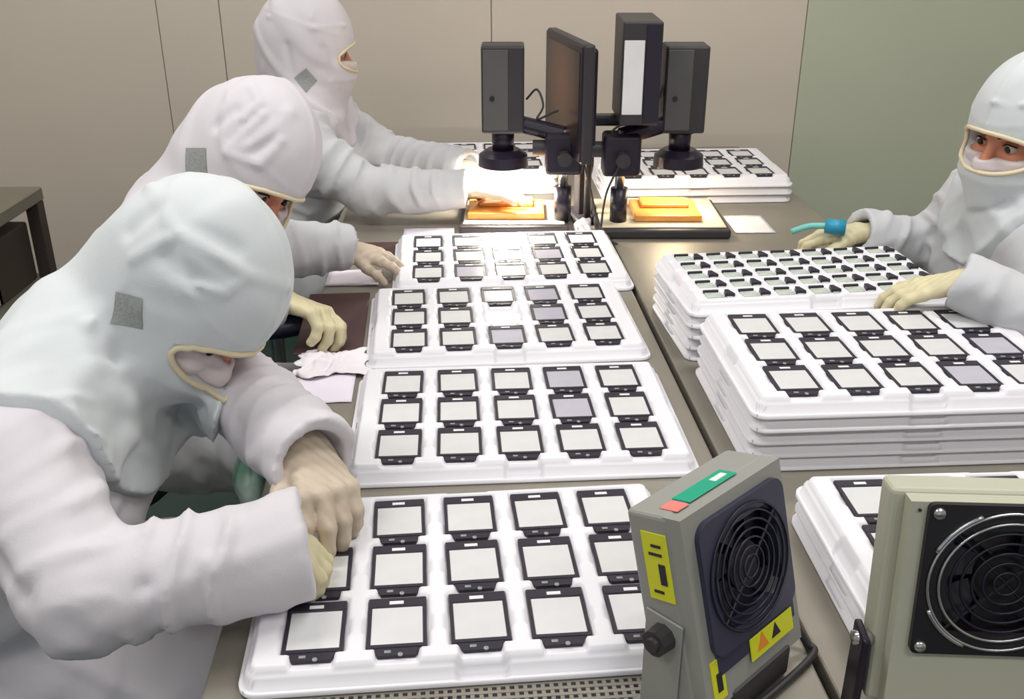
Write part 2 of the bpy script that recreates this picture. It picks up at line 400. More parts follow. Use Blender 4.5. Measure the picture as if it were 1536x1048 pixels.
def surface(f, lo, hi, h, pad=.02):
    lo = np.array(lo)-h*2; n = np.ceil((np.array(hi)+h*2-lo)/h).astype(int)+1
    B = 10; nb = np.ceil(n/B).astype(int); n = nb*B
    D = np.full(tuple(n), 1.0, np.float32)
    bi = np.stack(np.meshgrid(*[np.arange(k) for k in nb], indexing='ij'), -1).reshape(-1, 3)
    cen = (lo+(bi*B+(B-1)/2)*h).astype(np.float32)
    dc = f(cen); act = np.abs(dc) < B*h*.87*1.35+pad
    for b_, v in zip(bi[~act], dc[~act]): D[b_[0]*B:b_[0]*B+B, b_[1]*B:b_[1]*B+B, b_[2]*B:b_[2]*B+B] = v
    off = np.stack(np.meshgrid(*[np.arange(B)]*3, indexing='ij'), -1).reshape(-1, 3)
    A = bi[act]
    for s in range(0, len(A), 400):
        G = (A[s:s+400, None]*B+off[None]).reshape(-1, 3)
        D[G[:, 0], G[:, 1], G[:, 2]] = f((lo+G*h).astype(np.float32))
    neg = D < 0
    cube = [(0, 0, 0), (1, 0, 0), (0, 1, 0), (1, 1, 0), (0, 0, 1), (1, 0, 1), (0, 1, 1), (1, 1, 1)]
    sh = tuple(k-1 for k in n)
    sl = lambda o: tuple(slice(o[i], o[i]+sh[i]) for i in range(3))
    cnt = sum(neg[sl(c)].astype(np.int8) for c in cube)
    cells = np.argwhere((cnt > 0) & (cnt < 8))
    cid = -np.ones(sh, np.int32); cid[cells[:, 0], cells[:, 1], cells[:, 2]] = np.arange(len(cells))
    acc = np.zeros((len(cells), 3)); num = np.zeros(len(cells))
    vals = [D[cells[:, 0]+c[0], cells[:, 1]+c[1], cells[:, 2]+c[2]] for c in cube]
    for i in range(8):
        for ax in range(3):
            if cube[i][ax]: continue
            c2 = list(cube[i]); c2[ax] = 1; j = cube.index(tuple(c2))
            a, b = vals[i], vals[j]; m = (a < 0) != (b < 0)
            t = np.where(m, a/np.where(m, a-b, 1), 0)
            p = np.tile(np.array(cube[i], float), (len(cells), 1)); p[:, ax] += t
            acc[m] += p[m]; num[m] += 1
    V = lo+(cells+acc/num[:, None])*h
    Fs = []
    for ax in range(3):
        u, v = (ax+1) % 3, (ax+2) % 3
        s0 = [slice(1, sh[i]) for i in range(3)]; s1 = list(s0); s0[ax] = slice(0, sh[ax]); s1[ax] = slice(1, sh[ax]+1)
        a = neg[tuple(s0)]; b = neg[tuple(s1)]; E_ = np.argwhere(a != b)
        if not len(E_): continue
        o_ = np.array([1, 1, 1]); o_[ax] = 0; C_ = E_+o_
        inside = a[E_[:, 0], E_[:, 1], E_[:, 2]]
        eu = np.zeros(3, int); eu[u] = 1; ev = np.zeros(3, int); ev[v] = 1
        q = [C_, C_-eu, C_-eu-ev, C_-ev]
        q = np.stack([cid[k[:, 0], k[:, 1], k[:, 2]] for k in q], -1)
        q[~inside] = q[~inside][:, ::-1]
        Fs.append(q)
    F = np.concatenate(Fs); F = F[(F >= 0).all(1)]
    return V, F
def sdf_obj(name, f, lo, hi, h, m, parent, pad=.02):
    V, F = surface(f, lo, hi, h, pad)
    me = bpy.data.meshes.new(name); set_mesh(me, V, F); me.materials.append(m)
    o = bpy.data.objects.new(name, me); COL.objects.link(o); o.parent = parent
    o.matrix_parent_inverse = parent.matrix_world.inverted() if False else Matrix.Translation(-Vector(parent.location))
    return o
def pinv(o, parent): o.matrix_parent_inverse = Matrix.Translation(-Vector(parent.location)); return o

def glove(parent, W, D, N, side, curl=(.4, .6, .4), spread=.12, thumb=.7, m='glove', scale=1., curls=None, fore=None):
    W = np.array(W, float); D = nrm(D).astype(float); N = np.array(N, float); N = N-D*(N@D); N /= np.linalg.norm(N)
    T = np.cross(D, N)*(1 if side == 'L' else -1)
    s = scale; prims = []; fingers = []
    kn = []
    for i, (o_, ln) in enumerate(((.030, .074), (.010, .084), (-.010, .077), (-.029, .060))):
        k = W+D*(.088-.006*abs(i-1))*s+T*o_*s+N*(-.004*abs(i-1.3))*s
        kn.append(k); prims.append((W+T*o_*.45*s+D*.005, k, .0155*s, .0118*s))
        d = D*math.cos(spread*(1.2-i)*1)+T*math.sin(spread*(1.2-i)); d /= np.linalg.norm(d)
        cc = curls[i] if curls else curl
        ang = 0; p = k; seg = []
        for (frac, c, r0, r1) in ((.46, cc[0], .0118, .0108), (.30, cc[1], .0108, .0098), (.24, cc[2], .0098, .0082)):
            ang += c; dd = d*math.cos(ang)-N*math.sin(ang)
            q = p+dd*ln*frac*s; seg.append((p, q, r0*s, r1*s)); p = q
        fingers.append(seg)
    tb = W+D*.022*s+T*.026*s-N*.006*s
    d1 = D*.75+T*thumb-N*.35; d1 /= np.linalg.norm(d1); d2 = D*.95+T*(thumb*.35)-N*.4; d2 /= np.linalg.norm(d2)
    t1_ = tb+d1*.042*s; t2_ = t1_+d2*.030*s; t3_ = t2_+(d2*.9-N*.2)*.024*s
    th = [(W+D*.012+T*.012*s, tb, .016*s, .016*s), (tb, t1_, .0150*s, .0118*s), (t1_, t2_, .0115*s, .0105*s), (t2_, t3_, .0105*s, .0082*s)]
    back = W-D*.035*s if fore is None else np.array(fore, float)
    def f(P):
        d = cone(P, back, W, .024*s, .022*s)
        for a in prims: d = smin(d, cone(P, *a), .014)
        for seg in fingers:
            q = None
            for a in seg: c = cone(P, *a); q = c if q is None else smin(q, c, .003)
            d = smin(d, q, .0045)
        q = None
        for a in th: c = cone(P, *a); q = c if q is None else smin(q, c, .006)
        d = smin(d, q, .008)
        d = d+.0006*np.sin((P@T.astype(np.float32))*420+(P@D.astype(np.float32))*300)     # fine latex wrinkles
        return d
    pts = np.array([back]+[p for a in prims+th for p in a[:2]]+[p for sg in fingers for a in sg for p in a[:2]])
    return sdf_obj('glove', f, pts.min(0)-.03, pts.max(0)+.03, .0024*s, M[m], parent, .006)

def person(label, loc, C, F, U, neck, sh, el, wr, pelvis, body_dir, cloth, hoodm, sleeve=(.050, .050), patch_side=1, cuff_dir=None,
           hood_creases=(), body_creases=(), skin_show=0., patch_uv=(-.02, -.045), hs=1., seed=1., fingers=None, legs=True, cape_r=.20, patch_size=.024, mask_back=.02):
    """sh, el, wr: (left, right). Everything in world space; the person's Empty sits on the floor below the pelvis."""
    root = thing('person', label, 'person', loc)
    C = np.array(C, float); F = nrm(F).astype(float); U = np.array(U, float); U = U-F*(U@F); U /= np.linalg.norm(U)
    R = np.cross(F, U)                      # person's right
    HM = np.stack([F, R, U], 1)
    def hw(f_, r_, u_): return C+(F*f_+R*r_+U*u_)*hs
    def hl(P): return ((P-C.astype(np.float32))@HM.astype(np.float32))/hs
    neck = np.array(neck, float); sh = [np.array(s, float) for s in sh]; el = [np.array(s, float) for s in el]; wr = [np.array(s, float) for s in wr]
    pelvis = np.array(pelvis, float); B = nrm((*body_dir, 0)).astype(float); SD = np.array([B[1], -B[0], 0])   # right side
    chest = (sh[0]+sh[1])/2*.9+neck*.1+np.array([0, 0, -.11])-B*.01
    knees = [pelvis+B*.42+SD*s*.11+np.array([0, 0, -.04]) for s in (-1, 1)]
    feet = [np.array([k[0]-B[0]*.02, k[1]-B[1]*.02, .07]) for k in knees]
    toes = [f_+B*.14-np.array([0, 0, .025]) for f_ in feet]
    def coverall(P, full=True):
        d = None
        for s in (-1, 1):
            c = cone(P, pelvis+SD*s*.075, chest+SD*s*.085, .125, .115, .005, .09, seed+s)
            d = c if d is None else smin(d, c, .07)
        d = smin(d, cone(P, chest, neck, .10, .075), .07)
        for i in (0, 1):
            d = smin(d, cone(P, neck*.5+sh[i]*.5, sh[i], .078, .074), .07)
            d = smin(d, cone(P, sh[i], el[i], .074, .060, .010, .055, seed*3+i), .04)
            a, b = el[i], wr[i]; ax = (b-a)/np.linalg.norm(b-a)
            tt = (P-b.astype(np.float32))@ax.astype(np.float32)
            fd = np.clip(-tt/.05, 0, 1)
            g = cone(P, a, b+ax*.03, .060, sleeve[i]); g2 = cone(P, a, b+ax*.03, .060, sleeve[i], .008, .048, seed*5+i)
            g = g*(1-fd)+g2*fd
            g = np.maximum(g, tt)          # cut at the cuff
            g = np.maximum(g, -cone(P, b-ax*.012, b+ax*.06, sleeve[i]-.012, sleeve[i]-.010))   # hollow cuff
            d = smin(d, g, .012)
        if legs:
            for i in (0, 1):
                s = (-1, 1)[i]
                d = smin(d, cone(P, pelvis+SD*s*.09, knees[i], .10, .078, .006, .07, seed), .04)
                d = smin(d, cone(P, knees[i], feet[i], .075, .062, .006, .06, seed), .03)
                d = smin(d, cone(P, feet[i], toes[i], .052, .042), .02)
        for c_ in body_creases: d = d-crease(P, *c_)
        d = d-.0055*np.clip(np.sin(P[:, 0]*30+2.4*np.sin(P[:, 1]*17+seed)+2.6*np.sin(P[:, 2]*19+seed)), 0, 1)**2-.003*np.clip(np.sin(P[:, 2]*55-P[:, 0]*35+2.2*np.sin(P[:, 1]*26+seed*2)), 0, 1)**2
        return d
    pts = np.array([pelvis, neck, *sh, *el, *wr]+([*knees, *feet, *toes] if legs else []))
    lo, hi = pts.min(0)-.16, pts.max(0)+.13
    lo[2] = max(lo[2], .0)
    cv = sdf_obj('coverall', lambda P: np.maximum(coverall(P), .004-P[:, 2]), lo, hi, .0062, cloth, root)
    # hood
    nl = neck
    def hood(P):
        q = hl(P)
        d = ell(q, (-.006, 0, .018), np.eye(3), (.126, .104, .138))
        d = smin(d, cone(q, L(.044, 0, -.064), L(.046, 0, -.140), .086, .060), .025)
        d = d*hs
        d = smin(d, cone(P, hw(-.03, 0, -.07), nl, .082, .085), .05)
        cp = np.maximum(coverall(P)-.013, np.linalg.norm(P-nl.astype(np.float32), axis=1)-cape_r-.008*np.sin(P[:, 0]*40))
        cp = np.maximum(cp, -(coverall(P)+.004))
        d = smin(d, cp, .03)
        # seams: crown seam, side-to-side seam, folds
        up = np.clip((q[:, 2]+.02)/.03, 0, 1)
        d = d-.0028*np.exp(-(q[:, 1]/.0045)**2)*up
        d = d-.0010*np.exp(-((q[:, 2]-.070+.25*q[:, 0])/.0045)**2)
        wv = np.sin(q[:, 0]*34+q[:, 2]*28+1.7*np.sin(q[:, 1]*30+q[:, 2]*18+seed))
        d = d-.0042*np.clip(wv, 0, 1)**2*np.clip(1-q[:, 0]*4, .25, 1)
        wv2 = np.sin(q[:, 2]*48-q[:, 0]*30+2*np.sin(q[:, 1]*22+seed*2))
        d = d-.0035*np.clip(wv2, 0, 1)**2*np.clip(-q[:, 2]*8, .15, 1)
        rp = 0; rn = 0          # ridges and furrows, without piling up where they join
        for a, b, w__, am in hood_creases:
            cv_ = crease(q, L(*a), L(*b), w__, am)
            if am > 0: rp = np.maximum(rp, cv_)
            else: rn = np.minimum(rn, cv_)
        d = d-rp-rn
        return np.maximum(d, -ell(q, OC, np.eye(3), OR)*hs)
    OC, OR = L(.112, 0, -.010), L(.102, .088, .036)
    def hood_solid(P):
        q = hl(P); return q
    lo = np.minimum.reduce([C-.16, nl-.22]); hi = np.maximum.reduce([C+.17, nl+.22]); lo[2] = max(lo[2], nl[2]-.20)
    hd = sdf_obj('hood', hood, lo, hi, .0042, hoodm, root)
    # head and face
    def face(q):
        d = ell(q, (-.004, 0, .022), np.eye(3), (.098, .077, .100))
        d = smin(d, ell(q, (.014, 0, -.045), np.eye(3), (.078, .066, .080)), .03)       # jaw and cheeks
        d = smin(d, cone(q, L(.088, -.028, .014), L(.088, .028, .014), .010, .010), .016)  # brow
        for s in (-1, 1):
            d = -smin(-d, ell(q, (.100, s*.032, -.003), np.eye(3), (.017, .019, .013)), .008)
            d = smin(d, ell(q, (.074, s*.040, -.032), np.eye(3), (.024, .022, .018)), .015)
            d = smin(d, cone(q, L(-.005, s*.073, -.03), L(-.008, s*.080, .005), .008, .010), .008)   # ears
        d = smin(d, cone(q, L(.094, 0, .002), L(.114, 0, -.036), .007, .0115), .010)    # nose
        for s in (-1, 1): d = smin(d, ell(q, (.106, s*.012, -.038), np.eye(3), (.010, .008, .007)), .005)
        d = smin(d, cone(q, L(.093, -.018, -.064), L(.093, .018, -.064), .006, .006), .006)   # lips
        d = smin(d, cone(q, L(.090, -.016, -.075), L(.090, .016, -.075), .006, .006), .006)
        d = smin(d, cone(q, L(-.02, 0, -.07), L(-.045, 0, -.17), .058, .060), .02)      # neck
        return d
    hb = sdf_obj('head', lambda P: face(hl(P))*hs, C-.19, C+.16, .0033, M['skin'], root, .006)
    for s in (-1, 1):
        b = BM(); bmesh.ops.create_uvsphere(b, u_segments=16, v_segments=10, radius=.0112*hs)
        e = obj('eye', b, M['eye'], hb, True); e.location = hw(.0835, s*.032, -.003)
        b = BM(); bmesh.ops.create_uvsphere(b, u_segments=12, v_segments=8, radius=.0066*hs)
        e = obj('iris', b, M['iris'], hb, True); e.location = hw(.0912, s*.031, -.005)
        b = BM(); bmesh.ops.create_uvsphere(b, u_segments=18, v_segments=12, radius=.0124*hs)
        bmesh.ops.delete(b, geom=[v for v in b.verts if v.co.dot(Vector(U)) < .0020*hs+.25*v.co.dot(Vector(F))], context='VERTS')
        e = obj('eyelid', b, M['skin'], hb, True); e.location = hw(.0835, s*.032, -.003)
        b = BM(); tube(b, spline([hw(.101, s*.014, .014), hw(.0995, s*.032, .019), hw(.088, s*.048, .014)], 5), .0028*hs, 6)
        e = obj('eyebrow', b, M['brow'], hb, True)
        b = BM(); tube(b, spline([hw(.0925, s*.020, .000), hw(.0965, s*.032, .0055), hw(.086, s*.045, .000)], 5), .0016*hs, 6)
        e = obj('eyelash', b, M['brow'], hb, True)
    mk_top = -.022+skin_show
    def mask(P):
        q = hl(P); d = face(q)-.0065
        d = smin(d, ell(q, (.092, 0, -.046), np.eye(3), (.025, .028, .030)), .010)
        d = np.maximum(d, q[:, 2]-mk_top-.10*np.abs(q[:, 1]))
        d = np.maximum(d, -(face(q)+.001)); d = np.maximum(d, mask_back-q[:, 0])
        d = d-.0012*np.clip(np.sin(q[:, 2]*420), 0, 1)*(q[:, 0] > mask_back+.006)
        return d*hs
    mo = sdf_obj('face_mask', mask, C-.14, C+.16, .0036, M['mask'], root, .01)
    # binding around the face opening
    def project(q0, dirn, it=60):
        p = np.array(q0, float); d_ = np.array(dirn, float)
        for _ in range(it):
            v = float(hood(np.array([C+HM@(p*hs)], np.float32))[0])
            if v < .0008: break
            p = p-d_*v*.8/hs
        return p
    rim = []
    for k in range(44):
        a = k*2*PI/44
        # silhouette of the cut on the hood: move along the ellipse outline at growing depth until the hood surface is met
        best = None
        for fx in np.linspace(.17, .02, 61):
            s_ = 1-((fx-OC[0])/OR[0])**2
            if s_ <= 0: continue
            s_ = math.sqrt(s_)*1.03
            q = np.array([fx, OR[1]*math.cos(a)*s_+OC[1], OR[2]*math.sin(a)*s_+OC[2]])
            v = float(hood(np.array([C+HM@(q*hs)], np.float32))[0])
            if v < .0015: best = q; break
        if best is not None: rim.append(C+HM@(best*hs))
    if len(rim) > 20:
        b = BM(); tube(b, rim, .0042*hs, 6, closed=True); obj('opening_binding', b, M['trim'], hd, True)
    # grey mesh patch over the ear (diamond)
    g = 8; b = BM(); vs = {}
    for i in range(g+1):
        for j in range(g+1):
            u, v = (i/g-.5)*2*patch_size, (j/g-.5)*2*patch_size*1.05
            a = .75; fu = patch_uv[0]+u*math.cos(a)-v*math.sin(a); fv = patch_uv[1]+u*math.sin(a)+v*math.cos(a)
            q = project((fu, patch_side*.20, fv), (0, patch_side, 0)); q[1] += patch_side*.0012
            vs[i, j] = b.verts.new(C+HM@(q*hs))
    for i in range(g):
        for j in range(g): b.faces.new((vs[i, j], vs[i+1, j], vs[i+1, j+1], vs[i, j+1]))
    obj('ear_patch', b, M['patch'], hd, True)['label'] = 'grey mesh ear patch'
    return root, hw

# --- front worker
p1, hw1 = person('person in white hooded coverall, nearest the camera, bending low over the front tray', (-.80, 1.17, 0),
    C=(-.425, 1.225, 1.045), F=(.56, -.36, -.75), U=(.72, -.10, .60), neck=(-.57, 1.185, .965),
    sh=((-.62, 1.35, .90), (-.575, .985, .915)), el=((-.43, 1.33, .87), (-.455, .865, .83)), wr=((-.243, 1.072, .872), (-.236, .936, .845)),
    pelvis=(-.84, 1.17, .56), body_dir=(1, .05), body_creases=(((-.62, .90, .93), (-.50, .83, .86), .012, -.009), ((-.60, .86, .90), (-.50, .80, .80), .012, .007), ((-.50, .93, .90), (-.44, .88, .87), .014, -.012), ((-.52, .95, .93), (-.45, .91, .89), .012, .008), ((-.45, .80, .84), (-.40, .80, .78), .012, -.009), ((-.38, .84, .86), (-.36, .86, .78), .010, -.006), ((-.32, .86, .88), (-.31, .87, .80), .010, .006)), cloth=M['cloth'], hoodm=M['cloth_b'], sleeve=(.054, .060), patch_side=1, seed=1.3,
    hood_creases=(((-0.116, 0.038, 0.063), (-0.03, 0.087, 0.091), 0.008, 0.0075), ((-0.03, 0.087, 0.091), (0.02, 0.074, 0.113), 0.008, 0.0075), ((0.02, 0.074, 0.113), (0.052, 0.054, 0.117), 0.008, 0.0075), ((0.052, 0.054, 0.117), (0.08, -0.013, 0.118), 0.008, 0.0075), ((-0.03, 0.087, 0.091), (-0.039, 0.1, 0.027), 0.008, 0.006), ((0.052, 0.054, 0.117), (0.057, 0.074, 0.088), 0.007, 0.006), ((0.057, 0.074, 0.088), (0.036, 0.09, 0.078), 0.007, 0.006), ((-0.015, 0.098, 0.066), (0.035, 0.09, 0.08), 0.014, -0.007), ((-0.02, 0.085, 0.115), (0.02, 0.06, 0.13), 0.012, -0.005), ((-0.075, 0.07, 0.075), (-0.07, 0.085, 0.035), 0.012, -0.006), ((-0.02, 0.115, -0.005), (-0.005, 0.13, -0.06), 0.009, 0.007), ((0.03, 0.115, -0.03), (0.05, 0.11, -0.09), 0.012, -0.006), ((-0.01, 0.09, -0.0), (0.05, 0.085, 0.05), 0.016, -0.004), ), cape_r=.205,
    patch_uv=(.006, -.020), skin_show=.010, patch_size=.019, mask_back=.060)
glove(p1, (-.262, 1.105, .874), (.45, -.80, -.22), (.25, -.1, .95), 'L', curls=((.70, .40, .25), (.70, .40, .3), (.75, .45, .3), (.8, .5, .3)), spread=.12, thumb=.5, m='glove', scale=1.03)
glove(p1, (-.298, .925, .842), (.90, .38, -.20), (.2, .1, .95), 'R', curl=(.8, .8, .5), m='glove_y', scale=.84)

# --- second worker
p2, hw2 = person('person in white hooded coverall, second from the front, head bowed over the third tray', (-.85, 1.80, 0),
    C=(-.472, 1.755, 1.08), F=(.62, -.52, -.58), U=(.66, 0, .66), neck=(-.60, 1.76, .975),
    sh=((-.63, 1.93, .92), (-.62, 1.58, .91)), el=((-.50, 1.93, .86), (-.56, 1.60, .84)), wr=((-.345, 2.01, .833), (-.43, 1.70, .84)),
    pelvis=(-.87, 1.78, .56), body_dir=(1, .05), cloth=M['cloth_g'], hoodm=M['cloth'], sleeve=(.044, .046), patch_side=1, seed=2.6,
    hood_creases=(((-0.043, 0.066, 0.119), (-0.006, 0.073, 0.116), 0.007, 0.006), ((-0.006, 0.073, 0.116), (0.003, 0.092, 0.081), 0.007, 0.007), ((0.017, 0.077, 0.108), (0.022, 0.09, 0.07), 0.009, 0.005), ((0.022, 0.09, 0.07), (0.028, 0.104, 0.026), 0.009, 0.005), ((0.03, 0.043, 0.137), (0.036, 0.07, 0.1), 0.012, 0.005), ((0.036, 0.07, 0.1), (0.041, 0.094, 0.049), 0.012, 0.005), ((0.028, 0.104, 0.026), (0.045, 0.095, 0.035), 0.008, 0.007), ((0.045, 0.095, 0.035), (0.075, 0.079, 0.048), 0.008, 0.007), ((0.075, 0.079, 0.048), (0.064, 0.063, 0.097), 0.008, 0.007), ((0.01, 0.085, 0.095), (0.015, 0.1, 0.045), 0.01, -0.004), ((0.03, 0.065, 0.12), (0.035, 0.09, 0.07), 0.01, -0.004), ((0.055, 0.085, 0.06), (0.06, 0.07, 0.09), 0.01, -0.006), ((-0.02, 0.09, 0.08), (-0.02, 0.1, 0.04), 0.01, -0.006), ),
    patch_uv=(-.008, -.03), patch_size=.022, cape_r=.20, mask_back=.05)
glove(p2, (-.355, 2.01, .833), (.9, .35, -.28), (.2, -.1, .95), 'L', curl=(.2, .35, .25), spread=.14, thumb=.6, m='glove', scale=.9)
glove(p2, (-.425, 1.705, .836), (.97, -.25, -.16), (.1, .35, .9), 'R', curls=((.5, .8, .6), (.6, .8, .5), (.7, .8, .5), (.8, .8, .5)), spread=.1, thumb=.9, m='glove_y', scale=1.0)

# --- third worker, at the microscope
p3, hw3 = person('person in white hooded coverall, farthest away, sitting upright at the left microscope', (-.68, 2.72, 0),
    C=(-.535, 2.70, 1.145), F=(.94, .28, -.10), U=(.10, 0, 1), neck=(-.57, 2.70, 1.0),
    sh=((-.54, 2.86, .94), (-.53, 2.50, .93)), el=((-.34, 2.84, .82), (-.36, 2.46, .83)), wr=((-.11, 2.62, .85), (-.115, 2.44, .842)),
    pelvis=(-.70, 2.72, .545), body_dir=(1, .0), cloth=M['cloth_g'], hoodm=M['cloth'], sleeve=(.046, .046), patch_side=1, seed=4.1,
    hood_creases=(((-0.101, 0.05, 0.08), (0.004, 0.099, 0.066), 0.006, 0.006), ((0.004, 0.099, 0.066), (0.09, 0.06, 0.075), 0.006, 0.006), ((0.0, 0.09, 0.09), (0.02, 0.03, 0.14), 0.006, 0.003), ((-0.06, 0.09, 0.02), (-0.05, 0.1, -0.04), 0.01, -0.006), ((0.03, 0.095, 0.02), (0.05, 0.09, -0.05), 0.009, -0.005), ), cape_r=.17, patch_uv=(-.012, -.06), patch_size=.020)
glove(p3, (-.122, 2.615, .85), (.9, -.5, -.15), (.1, 0, 1), 'L', curl=(.15, .25, .2), thumb=.6, m='glove')
glove(p3, (-.125, 2.442, .843), (.99, .06, -.08), (.0, .2, 1), 'R', curl=(.12, .25, .25), spread=.16, thumb=.7, m='glove')

# --- right worker
p4, hw4 = person('person in white hooded coverall on the right, sitting at the small parts tray', (1.12, 1.93, 0),
    C=(.972, 1.875, 1.105), F=(-.88, -.42, -.10), U=(-.1, -.1, 1), neck=(1.00, 1.90, .955),
    sh=((.99, 1.72, .90), (1.00, 2.08, .91)), el=((.92, 1.50, .86), (.93, 2.12, .80)), wr=((.755, 1.590, .918), (.755, 2.085, .842)),
    pelvis=(1.12, 1.92, .545), body_dir=(-1, -.05), cloth=M['cloth_g'], hoodm=M['cloth_b'], sleeve=(.046, .048), patch_side=-1, seed=5.7,
    hood_creases=(((0.0, -0.1, 0.085), (0.11, -0.04, 0.082), 0.006, 0.005), ((0.11, -0.04, 0.082), (0.12, 0.03, 0.08), 0.006, 0.005), ((-0.02, -0.1, 0.0), (0.0, -0.11, -0.08), 0.01, -0.006), ((0.1, -0.06, -0.1), (0.11, 0.03, -0.15), 0.01, -0.007), ((0.08, -0.1, -0.08), (0.1, -0.03, -0.17), 0.009, 0.006), ), cape_r=.165, patch_uv=(-.02, -.04), skin_show=-.004)
glove(p4, (.755, 2.085, .842), (-.93, .25, -.10), (0, 0, 1), 'R', curls=((.35, .7, .4), (.5, .8, .4), (.6, .8, .4), (.6, .8, .4)), spread=.1, thumb=.6, m='glove_y', scale=.95)
glove(p4, (.770, 1.590, .915), (-.90, .30, -.22), (-.1, 0, 1), 'L', curl=(.2, .35, .3), spread=.1, thumb=.5, m='glove_y', scale=.9)

# stools
def stool(x, y, h, label):
    t = thing('stool', label, 'stool', (x, y, 0), 0, 'workers stools')
    b = BM(); cyl(b, (0, 0, h-.05), (0, 0, h), .175, .17, 32); bmesh.ops.bevel(b, geom=[e for e in b.edges], offset=.008, segments=2, affect='EDGES'); obj('seat', b, M['bezel'], t, True)
    obj('post', cyl(BM(), (0, 0, .06), (0, 0, h-.05), .022), M['chrome'], t)
    for k in range(5):
        a = k*2*PI/5; b = BM(); cyl(b, (0, 0, .085), (.22*math.cos(a), .22*math.sin(a), .035), .018, .013, 10); cyl(b, (.22*math.cos(a), .22*math.sin(a), 0), (.22*math.cos(a), .22*math.sin(a), .036), .018, n=12)
        obj('leg', b, M['scope'], t)
stool(-.84, 1.17, .445, 'round stool under the worker nearest the camera')
stool(-.87, 1.78, .445, 'round stool under the second worker from the front')
stool(-.70, 2.72, .43, 'round stool under the worker at the left microscope')
stool(1.12, 1.92, .43, 'round stool under the worker on the right')

# teal-handled blue brush in the right worker's hand
t = thing('brush', 'teal and blue brush held in the far hand of the right worker', 'brush', (.690, 2.058, .857))
b = BM(); tube(b, spline([(-.085, .02, -.010), (-.05, .015, .004), (-.015, .005, .008)], 6), .007, 8); obj('handle', b, M['teal'], t, True)
b = BM(); cyl(b, (-.018, .005, .008), (.022, -.004, .006), .0155, .017, 20); obj('head', b, M['blue'], t, True)

# ------------------------------------------------------------------ papers and cloth
def sheet(name, label, x, y, w_, d_, yaw, m, z=TB+.0006, lift=.002, thick=.0008, cat='paper'):
    b = BM(); nx, ny = 10, 8; vs = {}
    for i in range(nx+1):
        for j in range(ny+1):
            u, v = i/nx-.5, j/ny-.5
            vs[i, j] = b.verts.new((u*w_, v*d_, thick+lift*abs(noise.noise(Vector((u*3+x*9, v*3, y*5))))))
    for i in range(nx):
        for j in range(ny): b.faces.new((vs[i, j], vs[i+1, j], vs[i+1, j+1], vs[i, j+1]))
    r = bmesh.ops.extrude_face_region(b, geom=list(b.faces))
    for v in [g for g in r['geom'] if isinstance(g, bmesh.types.BMVert)]: v.co.z -= thick
    bmesh.ops.recalc_face_normals(b, faces=b.faces)
    o = tag(obj(name, b, m, None, True), label, cat); o.location = (x, y, z); o.rotation_euler = (0, 0, yaw); return o
sheet('paper_sheet', 'white paper card on the table left of the gap between third and fourth trays', -.345, 2.05, .115, .095, .03, M['paper'])
sheet('paper_sheet', 'white paper card under the crumpled tissue beside the second tray', -.318, 1.515, .10, .11, .07, M['paper'])
sheet('paper_sheet', 'pale pink paper card behind the far left corner of the fourth tray', -.205, 2.365, .125, .08, .05, M['paper'])
sheet('paper_sheet', 'blank white paper lying right of the right microscope base', .60, 2.44, .10, .145, .04, M['white'])
# crumpled tissue
b = BM(); nx, ny = 34, 26; vs = {}
for i in range(nx+1):
    for j in range(ny+1):
        u, v = i/nx-.5, j/ny-.5
        rr = 1+.18*math.sin(9*u+3)+.12*math.sin(13*v)
        n_ = abs(noise.noise(Vector((u*4.5, v*4.5, 2))))+.5*abs(noise.noise(Vector((u*11, v*11, 5))))
        vs[i, j] = b.verts.new((u*.125*rr, v*.10*rr, .0015+.028*n_*(1-.9*max(abs(u), abs(v))*1.6)))
for i in range(nx):
    for j in range(ny): b.faces.new((vs[i, j], vs[i+1, j], vs[i+1, j+1], vs[i, j+1]))
o = tag(obj('tissue', b, M['tissue'], None, True), 'crumpled white tissue on a paper card left of the third tray', 'tissue'); o.location = (-.327, 1.600, TB+.003); o.rotation_euler = (0, 0, .15)
md = o.modifiers.new('s', 'SOLIDIFY'); md.thickness = .0008; md.offset = 1
# dark brown work mat under the second worker's hand
o = tag(obj('work_mat', box(BM(), -.062, .062, -.15, .15, 0, .004, .0015, 1), M['brown']), 'dark brown work mat under the clasped glove left of the third tray', 'mat'); o.location = (-.347, 1.80, TB+.0005); o.rotation_euler = (0, 0, .08)
o = tag(obj('work_mat', box(BM(), -.085, .085, -.06, .06, 0, .004, .0015, 1), M['brown']), 'dark brown work mat under the second worker far glove beside the fourth tray', 'mat'); o.location = (-.345, 2.225, TB+.0005); o.rotation_euler = (0, 0, .06)

